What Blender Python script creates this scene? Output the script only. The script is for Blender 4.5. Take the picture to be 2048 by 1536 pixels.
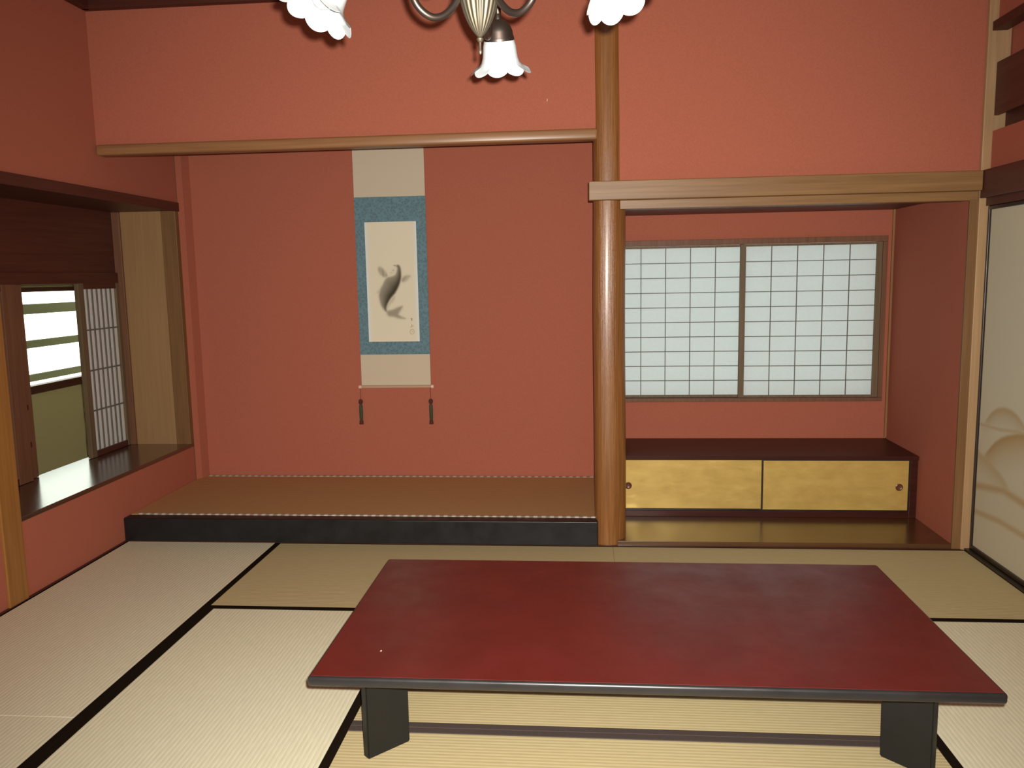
import bpy, bmesh, math, random
import numpy as np
from mathutils import Vector, Matrix
PI = math.pi
for o in list(bpy.data.objects): bpy.data.objects.remove(o)
S = bpy.context.scene
COL = S.collection

# ------------------------------------------------------------------ camera
CAM = Vector((1.6718, -4.2555, 1.4342)); YAW, PITCH, ROLL, FPX = -0.088107, 0.130338, 0.018164, 1638.93
cy, sy, cp, sp, cr, sr = math.cos(YAW), math.sin(YAW), math.cos(PITCH), math.sin(PITCH), math.cos(ROLL), math.sin(ROLL)
fwd = Vector((sy*cp, cy*cp, -sp)); rt0 = Vector((cy, -sy, 0)); dn0 = fwd.cross(rt0)
rt = rt0*cr + dn0*sr; dn = -rt0*sr + dn0*cr
cd = bpy.data.cameras.new('camera'); cam = bpy.data.objects.new('camera', cd); COL.objects.link(cam)
cd.sensor_width = 36; cd.lens = FPX/2048*36; cd.clip_start = 0.02
m3 = Matrix((rt, -dn, -fwd)).transposed()
cam.matrix_world = Matrix.Translation(CAM) @ m3.to_4x4()
S.camera = cam

# ------------------------------------------------------------------ world, lights, exposure
W = bpy.data.worlds.new('daylight'); S.world = W; W.use_nodes = True
W.node_tree.nodes['Background'].inputs[0].default_value = (0.94, 1.0, 0.97, 1)
W.node_tree.nodes['Background'].inputs[1].default_value = 4.5
S.view_settings.view_transform = 'Standard'; S.view_settings.look = 'None'
S.view_settings.gamma = 1; S.view_settings.use_curve_mapping = False
S.view_settings.exposure = 0.0
# the camera's flash, just to the upper right of the lens
ld = bpy.data.lights.new('camera_flash', 'SPOT'); ld.energy = 725; ld.color = (1.0, 0.95, 0.87)
ld.spot_size = math.radians(108); ld.spot_blend = 1.0; ld.shadow_soft_size = 0.012
lo = bpy.data.objects.new('camera_flash', ld); COL.objects.link(lo)
lp = CAM + rt*0.024 - dn*0.036
aim = Vector((1.40, 0, 0.80)) - lp
lo.matrix_world = Matrix.Translation(lp) @ aim.to_track_quat('-Z', 'Y').to_matrix().to_4x4()
# fill light added behind the camera to brighten the near floor
ad = bpy.data.lights.new('rear_fill', 'AREA'); ad.shape = 'RECTANGLE'; ad.size = 3.4; ad.size_y = 1.7
ad.energy = 16; ad.color = (1.0, 0.95, 0.86)
ao = bpy.data.objects.new('rear_fill', ad); COL.objects.link(ao)
ao.location = (1.4, -5.9, 1.3); ao.rotation_euler = (math.radians(90), 0, 0)

# ------------------------------------------------------------------ materials
def s2l(c):
    return tuple(((v/255)/12.92 if v/255 <= 0.04045 else ((v/255+0.055)/1.055)**2.4) for v in c)

def base(name, col, rough=0.6, spec=0.5, coat=0.0, coat_rough=0.1, metal=0.0):
    m = bpy.data.materials.new(name); m.use_nodes = True
    b = m.node_tree.nodes['Principled BSDF']
    b.inputs['Base Color'].default_value = (*col, 1); b.inputs['Roughness'].default_value = rough
    b.inputs['Specular IOR Level'].default_value = spec; b.inputs['Metallic'].default_value = metal
    b.inputs['Coat Weight'].default_value = coat; b.inputs['Coat Roughness'].default_value = coat_rough
    return m, m.node_tree.nodes, m.node_tree.links, b

def ramp(n, stops):
    r = n.new('ShaderNodeValToRGB')
    while len(r.color_ramp.elements) < len(stops): r.color_ramp.elements.new(0.5)
    for e, (p, c) in zip(r.color_ramp.elements, stops):
        e.position = p; e.color = (*c, 1)
    return r

def coords(n, l, scale=(1, 1, 1)):
    t = n.new('ShaderNodeTexCoord'); mp = n.new('ShaderNodeMapping'); mp.inputs['Scale'].default_value = scale
    l.new(t.outputs['Object'], mp.inputs['Vector']); return mp.outputs['Vector']

def noise(n, l, vec, scale, detail=4, rough=0.6):
    t = n.new('ShaderNodeTexNoise'); t.inputs['Scale'].default_value = scale
    t.inputs['Detail'].default_value = detail; t.inputs['Roughness'].default_value = rough
    l.new(vec, t.inputs['Vector']); return t.outputs['Fac']

def bump(n, l, b, h, strength, dist):
    q = n.new('ShaderNodeBump'); q.inputs['Strength'].default_value = strength; q.inputs['Distance'].default_value = dist
    l.new(h, q.inputs['Height']); l.new(q.outputs['Normal'], b.inputs['Normal'])

def mul(c, k): return tuple(min(1, v*k) for v in c)

def plaster(name, col):
    m, n, l, b = base(name, col, 0.9, 0.2)
    v = coords(n, l)
    r = ramp(n, [(0.3, mul(col, 0.93)), (0.7, mul(col, 1.06))]); l.new(noise(n, l, v, 160, 3), r.inputs[0])
    l.new(r.outputs[0], b.inputs['Base Color'])
    bump(n, l, b, noise(n, l, v, 320, 3), 0.25, 0.002)
    return m

def wood(name, dark, light, axis='Z', rough=0.45, spec=0.4, scale=1.0, coat=0.0, coat_rough=0.15, bstr=0.08):
    m, n, l, b = base(name, light, rough, spec, coat, coat_rough)
    s = {'X': (0.9, 26, 26), 'Y': (26, 0.9, 26), 'Z': (26, 26, 0.9)}[axis]
    v = coords(n, l, tuple(k*scale for k in s))
    f = noise(n, l, v, 2.2, 6, 0.62)
    r = ramp(n, [(0.25, dark), (0.5, tuple((a+c)/2 for a, c in zip(dark, light))), (0.75, light)])
    l.new(f, r.inputs[0]); l.new(r.outputs[0], b.inputs['Base Color'])
    bump(n, l, b, f, bstr, 0.003)
    return m

def tatami(name, col, along):
    # rush ribs run along the given axis; tiny grooves across
    m, n, l, b = base(name, col, 0.62, 0.25)
    v = coords(n, l)
    w = n.new('ShaderNodeTexWave'); w.wave_type = 'BANDS'; w.bands_direction = along
    w.inputs['Scale'].default_value = 20.0; w.inputs['Distortion'].default_value = 0.25; w.inputs['Detail'].default_value = 1
    l.new(v, w.inputs['Vector'])
    g = coords(n, l, (6, 90, 1) if along == 'Y' else (90, 6, 1))
    f = noise(n, l, g, 3.0, 4)
    r = ramp(n, [(0.3, mul(col, 0.9)), (0.7, mul(col, 1.05))]); l.new(f, r.inputs[0])
    mx = n.new('ShaderNodeMix'); mx.data_type = 'RGBA'; mx.blend_type = 'MULTIPLY'; mx.inputs[0].default_value = 1.0
    r2 = ramp(n, [(0.0, (0.90, 0.89, 0.86)), (0.4, (1, 1, 1))]); l.new(w.outputs['Fac'], r2.inputs[0])
    l.new(r.outputs[0], mx.inputs[6]); l.new(r2.outputs[0], mx.inputs[7]); l.new(mx.outputs[2], b.inputs['Base Color'])
    bump(n, l, b, w.outputs['Fac'], 0.3, 0.0015)
    return m

def cloth(name, col, rough=0.85, k=0.12, sheen=0.15):
    m, n, l, b = base(name, col, rough, 0.2 if sheen else 0.06)
    v = coords(n, l)
    r = ramp(n, [(0.3, mul(col, 1-k)), (0.7, mul(col, 1+k))]); l.new(noise(n, l, v, 420, 2), r.inputs[0])
    l.new(r.outputs[0], b.inputs['Base Color'])
    b.inputs['Sheen Weight'].default_value = sheen
    return m

def lacquer(name, col, rough=0.2, coat=0.6, coat_rough=0.12, spec=0.5):
    m, n, l, b = base(name, col, rough, spec, coat, coat_rough)
    v = coords(n, l)
    r = ramp(n, [(0.35, mul(col, 0.9)), (0.65, mul(col, 1.1))]); l.new(noise(n, l, v, 5, 4), r.inputs[0])
    l.new(r.outputs[0], b.inputs['Base Color'])
    r2 = ramp(n, [(0.3, (rough*0.8,)*3), (0.7, (rough*1.3,)*3)]); l.new(noise(n, l, v, 9, 4), r2.inputs[0])
    l.new(r2.outputs[0], b.inputs['Roughness'])
    return m

def paper(name, col, trans=0.35):
    m, n, l, b = base(name, col, 0.9, 0.1)
    v = coords(n, l)
    r = ramp(n, [(0.3, mul(col, 0.97)), (0.7, mul(col, 1.02))]); l.new(noise(n, l, v, 60, 5), r.inputs[0])
    l.new(r.outputs[0], b.inputs['Base Color'])
    t = n.new('ShaderNodeBsdfTranslucent'); t.inputs[0].default_value = (*col, 1)
    mx = n.new('ShaderNodeMixShader'); mx.inputs[0].default_value = trans
    l.new(b.outputs[0], mx.inputs[1]); l.new(t.outputs[0], mx.inputs[2])
    l.new(mx.outputs[0], n['Material Output'].inputs['Surface'])
    return m

def painted(name, attr='pigment', rough=0.9):
    m, n, l, b = base(name, (0.7, 0.65, 0.5), rough, 0.15)
    a = n.new('ShaderNodeVertexColor'); a.layer_name = attr
    v = coords(n, l)
    mx = n.new('ShaderNodeMix'); mx.data_type = 'RGBA'; mx.blend_type = 'MULTIPLY'; mx.inputs[0].default_value = 1
    r = ramp(n, [(0.3, (0.95, 0.95, 0.95)), (0.7, (1, 1, 1))]); l.new(noise(n, l, v, 250, 3), r.inputs[0])
    l.new(a.outputs[0], mx.inputs[6]); l.new(r.outputs[0], mx.inputs[7]); l.new(mx.outputs[2], b.inputs['Base Color'])
    return m

M = {}
M['plaster'] = plaster('red_plaster', (0.40, 0.122, 0.074))
M['plaster_dark'] = plaster('next_room_plaster', (0.40, 0.115, 0.066))
M['olive'] = plaster('olive_plaster', (0.50, 0.43, 0.23))
M['post'] = wood('alcove_post_wood', (0.17, 0.062, 0.015), (0.31, 0.13, 0.036), 'Z', 0.34, 0.5, 2.0, 0.30, 0.22, 1.0)
M['beam'] = wood('tan_beam_wood', (0.17, 0.085, 0.028), (0.29, 0.155, 0.058), 'X', 0.42, 0.4)
M['bar'] = wood('lintel_bar_wood', (0.22, 0.105, 0.042), (0.33, 0.165, 0.072), 'X', 0.35, 0.5)
M['post_tan'] = wood('tan_post_wood', (0.22, 0.11, 0.038), (0.34, 0.18, 0.066), 'Z', 0.5, 0.4)
M['post_pale'] = wood('pale_post_wood', (0.33, 0.20, 0.095), (0.46, 0.29, 0.15), 'Z', 0.5, 0.4)
M['jamb_panel'] = wood('jamb_panel_board', (0.28, 0.155, 0.066), (0.34, 0.195, 0.085), 'Z', 0.7, 0.3)
M['jamb_dark'] = wood('dark_jamb_wood', (0.15, 0.072, 0.026), (0.22, 0.115, 0.045), 'Z', 0.55, 0.3)
M['near_post'] = wood('near_post_wood', (0.24, 0.10, 0.022), (0.36, 0.165, 0.042), 'Z', 0.45, 0.4)
M['dark_x'] = wood('dark_wood_x', (0.06, 0.016, 0.010), (0.105, 0.030, 0.018), 'X', 0.4, 0.4)
M['dark_y'] = wood('dark_wood_y', (0.055, 0.015, 0.010), (0.10, 0.028, 0.017), 'Y', 0.45, 0.4)
M['sill'] = wood('sill_wood', (0.045, 0.018, 0.010), (0.085, 0.034, 0.02), 'Y', 0.24, 0.6, 1, 0.8, 0.19, 0.03)
M['frame'] = wood('shoji_frame_wood', (0.115, 0.078, 0.042), (0.185, 0.125, 0.07), 'Z', 0.55, 0.3)
M['frame_dark'] = wood('window_frame_wood', (0.13, 0.055, 0.028), (0.21, 0.095, 0.05), 'Z', 0.55, 0.3)
M['lattice'] = wood('lattice_wood', (0.12, 0.11, 0.095), (0.18, 0.165, 0.14), 'Z', 0.7, 0.2)
M['floorboard'] = wood('alcove_floorboard', (0.055, 0.022, 0.008), (0.12, 0.052, 0.018), 'X', 0.25, 0.5, 0.8, 0.5, 0.2, 0.04)
M['cabinet_top'] = wood('cabinet_top_wood', (0.035, 0.008, 0.006), (0.060, 0.014, 0.009), 'X', 0.38, 0.2, 1, 0.0, 0.2, 0.04)
M['ceiling'] = wood('ceiling_board', (0.22, 0.12, 0.05), (0.33, 0.19, 0.09), 'Y', 0.6, 0.3)
M['crown'] = wood('crown_wood', (0.05, 0.014, 0.009), (0.09, 0.024, 0.014), 'X', 0.5, 0.3)
M['black'] = lacquer('black_lacquer', (0.0085, 0.0088, 0.0095), 0.42, 0.08, 0.3, 0.35)
M['table_red'] = lacquer('table_red_lacquer', (0.115, 0.012, 0.009), 0.42, 0.22, 0.28, 0.4)
M['table_black'] = lacquer('table_black_lacquer', (0.020, 0.018, 0.018), 0.34, 0.3, 0.25)
M['leg_black'] = lacquer('leg_black_lacquer', (0.010, 0.0095, 0.0085), 0.5, 0.05, 0.3, 0.3)
M['black_edge'] = lacquer('door_black_edge', (0.016, 0.008, 0.006), 0.4, 0.2, 0.2)
M['mat_b'] = tatami('tatami_sheen_tan', (0.58, 0.475, 0.255), 'Y')  # darker weave sheen painted into the colour of mats laid along X
M['mat_a2'] = tatami('tatami_sheen_pale', (0.80, 0.755, 0.545), 'X')  # paler weave sheen painted into the colour of mats laid along Y
M['toko_mat'] = tatami('tatami_old_brown', (0.52, 0.30, 0.125), 'Y')
M['border'] = cloth('mat_border_cloth', (0.011, 0.0065, 0.0035), 0.95, 0.12, 0.0)
M['border_grey'] = cloth('mat_border_grey', (0.074, 0.056, 0.049), 0.95, 0.12, 0.0)  # greyer, paler border colour on the two middle mats
M['shoji'] = paper('shoji_paper', (0.69, 0.755, 0.75), 0.25)
M['shoji_bay'] = paper('bay_shoji_paper', (0.84, 0.83, 0.80), 0.28)
M['beige_silk'] = cloth('scroll_beige_silk', (0.58, 0.49, 0.36), 0.8, 0.06)
M['picture'] = painted('scroll_picture')
M['screen_picture'] = painted('sliding_screen_picture')
M['roller'] = base('roller_wood', (0.50, 0.30, 0.20), 0.4)[0]
M['knob'] = base('roller_knob', (0.75, 0.50, 0.40), 0.25)[0]
M['cord'] = cloth('cord', (0.10, 0.035, 0.02))
M['weight'] = cloth('weight_green', (0.045, 0.055, 0.02), 0.5, 0.3)
M['tassel'] = cloth('weight_tassel', (0.09, 0.025, 0.012))
M['brass'] = base('antique_brass', (0.20, 0.175, 0.125), 0.55, 0.5, 0, 0.1, 0.85)[0]
M['bronze'] = base('dark_bronze', (0.13, 0.10, 0.085), 0.40, 0.5, 0, 0.1, 0.9)[0]
M['milk'] = base('milk_glass', (0.60, 0.65, 0.67), 0.2, 0.4, 0.2, 0.05)[0]
M['bulb'] = base('bulb_glass', (0.80, 0.84, 0.86), 0.2)[0]
M['pull'] = base('finger_pull', (0.13, 0.045, 0.018), 0.35, 0.5)[0]
M['chip'] = base('bare_chip', (0.75, 0.65, 0.55), 0.7)[0]
M['ink'] = base('signature_ink', (0.36, 0.32, 0.23), 0.9)[0]
M['seal'] = base('signature_seal', (0.46, 0.37, 0.26), 0.9)[0]

def gold():
    m, n, l, b = base('gold_paper', (0.60, 0.42, 0.11), 0.42, 0.5, 0, 0.1, 0.35)
    v = coords(n, l, (1, 1, 2.5))
    r = ramp(n, [(0.3, (0.52, 0.335, 0.085)), (0.7, (0.66, 0.46, 0.13))]); l.new(noise(n, l, v, 5, 5, 0.65), r.inputs[0])
    l.new(r.outputs[0], b.inputs['Base Color'])
    r2 = ramp(n, [(0.3, (0.36,)*3), (0.7, (0.52,)*3)]); l.new(noise(n, l, v, 8, 4), r2.inputs[0]); l.new(r2.outputs[0], b.inputs['Roughness'])
    return m
M['gold'] = gold()

def brocade():
    c = (0.105, 0.185, 0.215)
    m, n, l, b = base('blue_brocade', c, 0.7, 0.3)
    v = coords(n, l)
    t = n.new('ShaderNodeTexVoronoi'); t.inputs['Scale'].default_value = 70; l.new(v, t.inputs['Vector'])
    r = ramp(n, [(0.1, mul(c, 0.82)), (0.5, mul(c, 1.12)), (0.9, mul(c, 1.3))]); l.new(t.outputs['Distance'], r.inputs[0])
    l.new(r.outputs[0], b.inputs['Base Color']); return m
M['brocade'] = brocade()

def woven_edge():
    # dark woven border with a light dash repeated along X
    m, n, l, b = base('alcove_mat_border', (0.5, 0.45, 0.4), 0.8, 0.2)
    v = coords(n, l)
    w = n.new('ShaderNodeTexWave'); w.wave_type = 'BANDS'; w.bands_direction = 'X'; w.inputs['Scale'].default_value = 7.0
    l.new(v, w.inputs['Vector'])
    r = ramp(n, [(0.3, (0.34, 0.25, 0.19)), (0.75, (0.62, 0.55, 0.47))]); l.new(w.outputs['Fac'], r.inputs[0])
    l.new(r.outputs[0], b.inputs['Base Color']); return m
M['woven_edge'] = woven_edge()

def glass():
    m, n, l, b = base('window_glass', (1, 1, 1), 0.05)
    t = n.new('ShaderNodeBsdfTransparent'); g = n.new('ShaderNodeBsdfGlossy'); g.inputs['Roughness'].default_value = 0.02
    t.inputs[0].default_value = (0.97, 0.98, 0.93, 1)
    mx = n.new('ShaderNodeMixShader'); mx.inputs[0].default_value = 0.06
    l.new(t.outputs[0], mx.inputs[1]); l.new(g.outputs[0], mx.inputs[2]); l.new(mx.outputs[0], n['Material Output'].inputs['Surface'])
    return m
M['glass'] = glass()
M['slat'] = base('outdoor_slat', (0.05, 0.053, 0.028), 0.8)[0]

# ------------------------------------------------------------------ mesh helpers (all in world coordinates)
def BM(): return bmesh.new()
def box(bm, x0, x1, y0, y1, z0, z1, bev=0.0, seg=2):
    r = bmesh.ops.create_cube(bm, size=1)
    for v in r['verts']:
        v.co = Vector(((x0+x1)/2 + v.co.x*(x1-x0), (y0+y1)/2 + v.co.y*(y1-y0), (z0+z1)/2 + v.co.z*(z1-z0)))
    if bev > 0:
        es = list({e for v in r['verts'] for e in v.link_edges})
        bmesh.ops.bevel(bm, geom=es, offset=bev, segments=seg, profile=0.5, affect='EDGES')
    return bm
def prism(bm, pts, z0, z1):
    a = [bm.verts.new((x, y, z0)) for x, y in pts]; b = [bm.verts.new((x, y, z1)) for x, y in pts]
    n = len(pts)
    for i in range(n): bm.faces.new((a[i], a[(i+1) % n], b[(i+1) % n], b[i]))
    bm.faces.new(list(reversed(a))); bm.faces.new(b)
    bmesh.ops.recalc_face_normals(bm, faces=bm.faces[:]); return bm
def lathe(bm, prof, seg=32, mat=None, cap=True):
    # prof: (r, z) pairs; mat: Matrix
    mat = mat or Matrix.Identity(4); rings = []
    for r, z in prof:
        rings.append([bm.verts.new(mat @ Vector((r*math.cos(2*PI*i/seg), r*math.sin(2*PI*i/seg), z))) for i in range(seg)])
    for a, b in zip(rings, rings[1:]):
        for i in range(seg): bm.faces.new((a[i], a[(i+1) % seg], b[(i+1) % seg], b[i]))
    if cap:
        bm.faces.new(list(reversed(rings[0]))); bm.faces.new(rings[-1])
    bmesh.ops.recalc_face_normals(bm, faces=bm.faces[:]); return bm
def tube(bm, pts, rad, seg=10):
    pts = [Vector(p) for p in pts]; rad = rad if isinstance(rad, (list, tuple)) else [rad]*len(pts)
    rings = []; up = None
    for i, p in enumerate(pts):
        d = (pts[min(i+1, len(pts)-1)] - pts[max(i-1, 0)]).normalized()
        if up is None: up = d.orthogonal().normalized()
        up = (up - d*up.dot(d)).normalized(); s = d.cross(up)
        rings.append([bm.verts.new(p + (up*math.cos(2*PI*k/seg) + s*math.sin(2*PI*k/seg))*rad[i]) for k in range(seg)])
    for a, b in zip(rings, rings[1:]):
        for k in range(seg): bm.faces.new((a[k], a[(k+1) % seg], b[(k+1) % seg], b[k]))
    bm.faces.new(list(reversed(rings[0]))); bm.faces.new(rings[-1])
    bmesh.ops.recalc_face_normals(bm, faces=bm.faces[:]); return bm
def spline(ctrl, n=8):
    P = [Vector(c) for c in ctrl]; P = [P[0]*2-P[1]] + P + [P[-1]*2-P[-2]]; out = []
    for i in range(1, len(P)-2):
        for k in range(n):
            t = k/n; a, b, c, d = P[i-1:i+3]
            out.append(0.5*((2*b) + (c-a)*t + (2*a-5*b+4*c-d)*t*t + (3*b-a-3*c+d)*t**3))
    out.append(P[-2]); return out

def finish(name, bm, mat, off=Vector((0, 0, 0)), parent=None, smooth=False, label=None):
    bmesh.ops.recalc_face_normals(bm, faces=bm.faces[:])
    me = bpy.data.meshes.new(name)
    for v in bm.verts: v.co -= off
    if smooth:
        for f in bm.faces: f.smooth = True
    bm.to_mesh(me); bm.free()
    if smooth:
        try: me.set_sharp_from_angle(angle=math.radians(40))
        except Exception: pass
    me.materials.append(mat)
    o = bpy.data.objects.new(name, me); COL.objects.link(o)
    if parent is not None: o.parent = parent
    if label: o['label'] = label
    return o
ORG = {}
def thing(name, label, cat, loc, group=None, kind=None):
    o = bpy.data.objects.new(name, None); o.empty_display_size = 0.05; COL.objects.link(o); o.location = loc
    o['label'] = label
    if cat: o['category'] = cat
    if group: o['group'] = group
    if kind: o['kind'] = kind
    ORG[o] = Vector(loc); return o
def part(name, bm, mat, root, smooth=False, label=None, parent=None):
    o = finish(name, bm, M[mat] if isinstance(mat, str) else mat, ORG[root], parent or root, smooth, label)
    return o
def single(name, bm, mat, label, cat, loc, group=None, kind=None, smooth=False):
    o = finish(name, bm, M[mat], Vector(loc), None, smooth); o.location = loc
    o['label'] = label
    if cat: o['category'] = cat
    if group: o['group'] = group
    if kind: o['kind'] = kind
    ORG[o] = Vector(loc); return o
def struct(name, bm, mat, label, smooth=False, cat=None):
    return single(name, bm, mat, label, cat or name.split('_')[0], (0, 0, 0), None, 'structure', smooth)

XL, XR, XW, YB, ZC = -0.90, 3.62, 3.637, 0.98, 2.90

# ------------------------------------------------------------------ room shell
b = BM(); box(b, -1.3, 4.2, -6.2, 1.2, -0.20, -0.05); struct('floor', b, 'floorboard', 'wooden subfloor under the tatami mats')
b = BM(); box(b, XL-0.4, XR+0.4, -6.2, 0.02, -0.05, 0.0)
b.free()
b = BM()
for i in range(11): box(b, -1.3+i*0.48, -1.3+(i+1)*0.48-0.004, -6.2, 1.2, ZC, ZC+0.03)
box(b, -1.3, 4.2, -6.3, 1.2, ZC+0.02, ZC+0.08)
struct('ceiling', b, 'ceiling', 'wooden board ceiling above the red walls')

b = BM()   # wall with the bay window
box(b, XL-0.46, XL, -0.95, 0.862, -0.05, 0.362)
box(b, XL-0.12, XL-0.04, 0.86, YB+0.1, -0.05, ZC)
prism(b, [(XL-0.08, 0.862), (XL, 0.862), (XL+0.024, 0.905), (XL+0.04, YB), (XL+0.04, YB+0.1), (XL-0.08, YB+0.1)], -0.05, ZC)
box(b, XL-0.10, XL, -6.2, 0.862, 1.935, ZC)
box(b, XL-0.10, XL, -6.2, -0.955, -0.05, 1.935)
struct('wall_left', b, 'plaster', 'red plastered side wall around the bay window')

b = BM()   # back wall of both alcoves with the shoji window hole
box(b, -1.02, 1.86, YB, YB+0.1, -0.05, ZC); box(b, 3.483, 3.8, YB, YB+0.1, -0.05, ZC)
box(b, 1.86, 3.483, YB, YB+0.1, -0.05, 0.64); box(b, 1.86, 3.483, YB, YB+0.1, 1.632, ZC)
struct('wall_back', b, 'plaster', 'red plastered back wall behind scroll and cupboard')
b = BM(); box(b, 1.775, 1.845, 0.10, YB, 0.0, ZC); struct('wall_partition', b, 'plaster', 'red plastered partition behind the round alcove post')
b = BM(); box(b, XL, 1.80, 0.022, 0.085, 2.135, ZC); box(b, 1.80, 3.62, 0.022, 0.085, 1.86, ZC)
struct('wall_front', b, 'plaster', 'red plastered wall above the alcove lintels')
b = BM()
box(b, 3.555, 3.80, 0.012, YB+0.1, -0.05, 1.80); box(b, 3.555, 3.80, 0.030, YB+0.1, 1.80, ZC)                      # side of the cupboard alcove
box(b, XW, 3.80, -6.2, -0.01, 1.90, 2.086); box(b, XW, 3.80, -6.2, -0.01, 2.57, ZC)
box(b, 3.705, 3.80, -6.2, 0.09, 1.90, ZC); box(b, XW, 3.80, -6.2, -1.87, 2.086, 2.57)
box(b, 3.70, 3.80, -1.87, 0.09, -0.05, 1.90); box(b, XR, 3.80, -6.2, -1.87, -0.05, 1.90)
struct('wall_right', b, 'plaster', 'red plastered wall above the painted sliding door')
b = BM(); box(b, -1.1, 3.8, -6.3, -6.2, -0.05, ZC); struct('wall_rear', b, 'plaster', 'red plastered wall behind the camera')
b = BM(); box(b, XL, 1.78, 0.085, YB, 2.60, 2.64); box(b, 1.80, 3.56, 0.085, YB, 1.795, 1.83)
struct('ceiling_alcove', b, 'dark_y', 'dark board ceiling inside the two alcoves')

# crown moulding
b = BM(); box(b, XL, XR, -0.02, 0.03, 2.842, ZC, 0.004)
struct('trim_1', b, 'crown', 'dark crown moulding along the top of the front wall', cat='moulding')
b = BM(); box(b, XL-0.01, XL+0.042, -6.2, 0.0, 2.842, ZC, 0.004)
struct('trim_2', b, 'crown', 'dark crown moulding along the top of the window wall', cat='moulding')

# round alcove post: polished front, flat flank on the cupboard side
b = BM(); pts = []
for i in range(25):
    a = PI + 0.35 - (PI+0.35-0.45)*0 + (PI*1.0)*i/24
    pts.append((1.803 + 0.078*math.cos(a), 0.092 + 0.094*math.sin(a)))
prof = [(1.725, 0.10), (1.7255, 0.07), (1.729, 0.045), (1.736, 0.024), (1.747, 0.010), (1.762, 0.002), (1.78, -0.002), (1.80, -0.003), (1.82, -0.001), (1.838, 0.005),
        (1.843, 0.009), (1.868, 0.030), (1.884, 0.050), (1.892, 0.072), (1.893, 0.10), (1.885, 0.15), (1.86, 0.17), (1.76, 0.17), (1.735, 0.15)]
N = 40; rings = []
for k in range(N+1):
    z = ZC*k/N; t = 1.0 - 0.018*(z/ZC)
    rings.append([b.verts.new((1.809+(x-1.809)*t + 0.002*math.sin(z*4), y, z)) for x, y in prof])
for r0, r1 in zip(rings, rings[1:]):
    for i in range(len(prof)): b.faces.new((r0[i], r0[(i+1) % len(prof)], r1[(i+1) % len(prof)], r1[i]))
b.faces.new(rings[-1]); b.faces.new(list(reversed(rings[0])))
struct('trim_3', b, 'post', 'glossy orange-brown rounded alcove post between scroll and cupboard', True, 'post')

# lintel bar over the scroll alcove
b = BM(); box(b, XL+0.012, 1.75, -0.012, 0.075, 2.108, 2.163, 0.012, 3)
struct('trim_4', b, 'bar', 'thin brown lintel bar above the hanging scroll', True, 'lintel')
# beam over the cupboard alcove, with its lower rail
b = BM(); box(b, 1.703, 3.592, -0.042, 0.03, 1.806, 1.90, 0.004)
tb = struct('trim_5', b, 'beam', 'tan squared beam running from alcove post to corner post', False, 'beam')
b = BM(); box(b, 1.86, 3.592, 0.0, 0.075, 1.762, 1.806, 0.002)
finish('lower_rail', b, M['beam'], Vector((0, 0, 0)), tb)
# corner posts
b = BM(); box(b, 3.553, 3.602, -0.002, 0.0125, 0.0, 1.765, 0.002)
struct('trim_6', b, 'jamb_dark', 'brown post at the end of the cupboard alcove', False, 'post')
b = BM(); box(b, 3.594, 3.700, -0.010, 0.012, 0.0, ZC, 0.003)
struct('trim_7', b, 'post_pale', 'pale corner post beside the painted sliding door', False, 'post')
# near post of the bay window and its far jamb
b = BM(); box(b, XL-0.10, XL+0.012, -0.96, -0.832, 0.0, ZC*0.68, 0.004)
struct('trim_8', b, 'near_post', 'orange-brown post at the near end of the bay window', False, 'post')
b = BM(); box(b, XL-0.092, XL+0.004, 0.82, 0.8615, 0.376, 1.938, 0.003)
struct('trim_9', b, 'jamb_dark', 'brown post at the far end of the bay window', False, 'post')
# raised front edge of the scroll alcove
b = BM(); box(b, XL, 1.742, -0.012, 0.06, 0.0, 0.134, 0.006, 3)
struct('trim_10', b, 'black', 'black lacquered front edge of the raised scroll alcove', False, 'step')
b = BM(); box(b, XL, 1.775, 0.06, YB, -0.05, 0.10); struct('floor_alcove', b, 'floorboard', 'raised base of the scroll alcove under its mat')
b = BM(); box(b, 1.845, 3.556, 0.0, YB, -0.05, 0.026, 0.002)
struct('floor_board', b, 'floorboard', 'dark glossy floorboard in front of the low cupboard')
# threshold strips
b = BM(); box(b, XL, XL+0.014, -4.2, 0.0, -0.05, 0.004); struct('baseboard_left', b, 'dark_y', 'thin dark strip between mats and window wall')
b = BM(); box(b, XL, 3.60, -0.012, 0.0, -0.05, 0.003); struct('baseboard_front', b, 'dark_x', 'thin dark strip between mats and alcoves')
b = BM(); box(b, 3.612, 3.70, -1.9, -0.010, -0.05, 0.010); struct('baseboard_right', b, 'black_edge', 'dark grooved threshold under the painted sliding door')
# door head beam on the right
b = BM(); box(b, 3.594, 3.70, -1.95, -0.010, 1.770, 1.902, 0.003); box(b, 3.625, 3.70, -1.9, -0.010, 1.733, 1.770)
struct('trim_11', b, 'dark_y', 'dark brown head beam above the painted sliding door', False, 'beam')
# thin corner strip in the cupboard alcove
b = BM(); box(b, 3.543, 3.556, 0.966, YB, 0.395, 1.795); struct('trim_12', b, 'post_tan', 'thin brown corner strip beside the wide shoji window', False, 'trim')
# dark strip standing in for the shadow gap on the scroll alcove's window-side wall
b = BM(); box(b, XL-0.002, XL+0.003, 0.8605, 0.865, 0.134, 2.30); struct('trim_13', b, 'frame_dark', 'narrow dark strip drawn for the shadow gap beside the bay window', False, 'trim')

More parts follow.
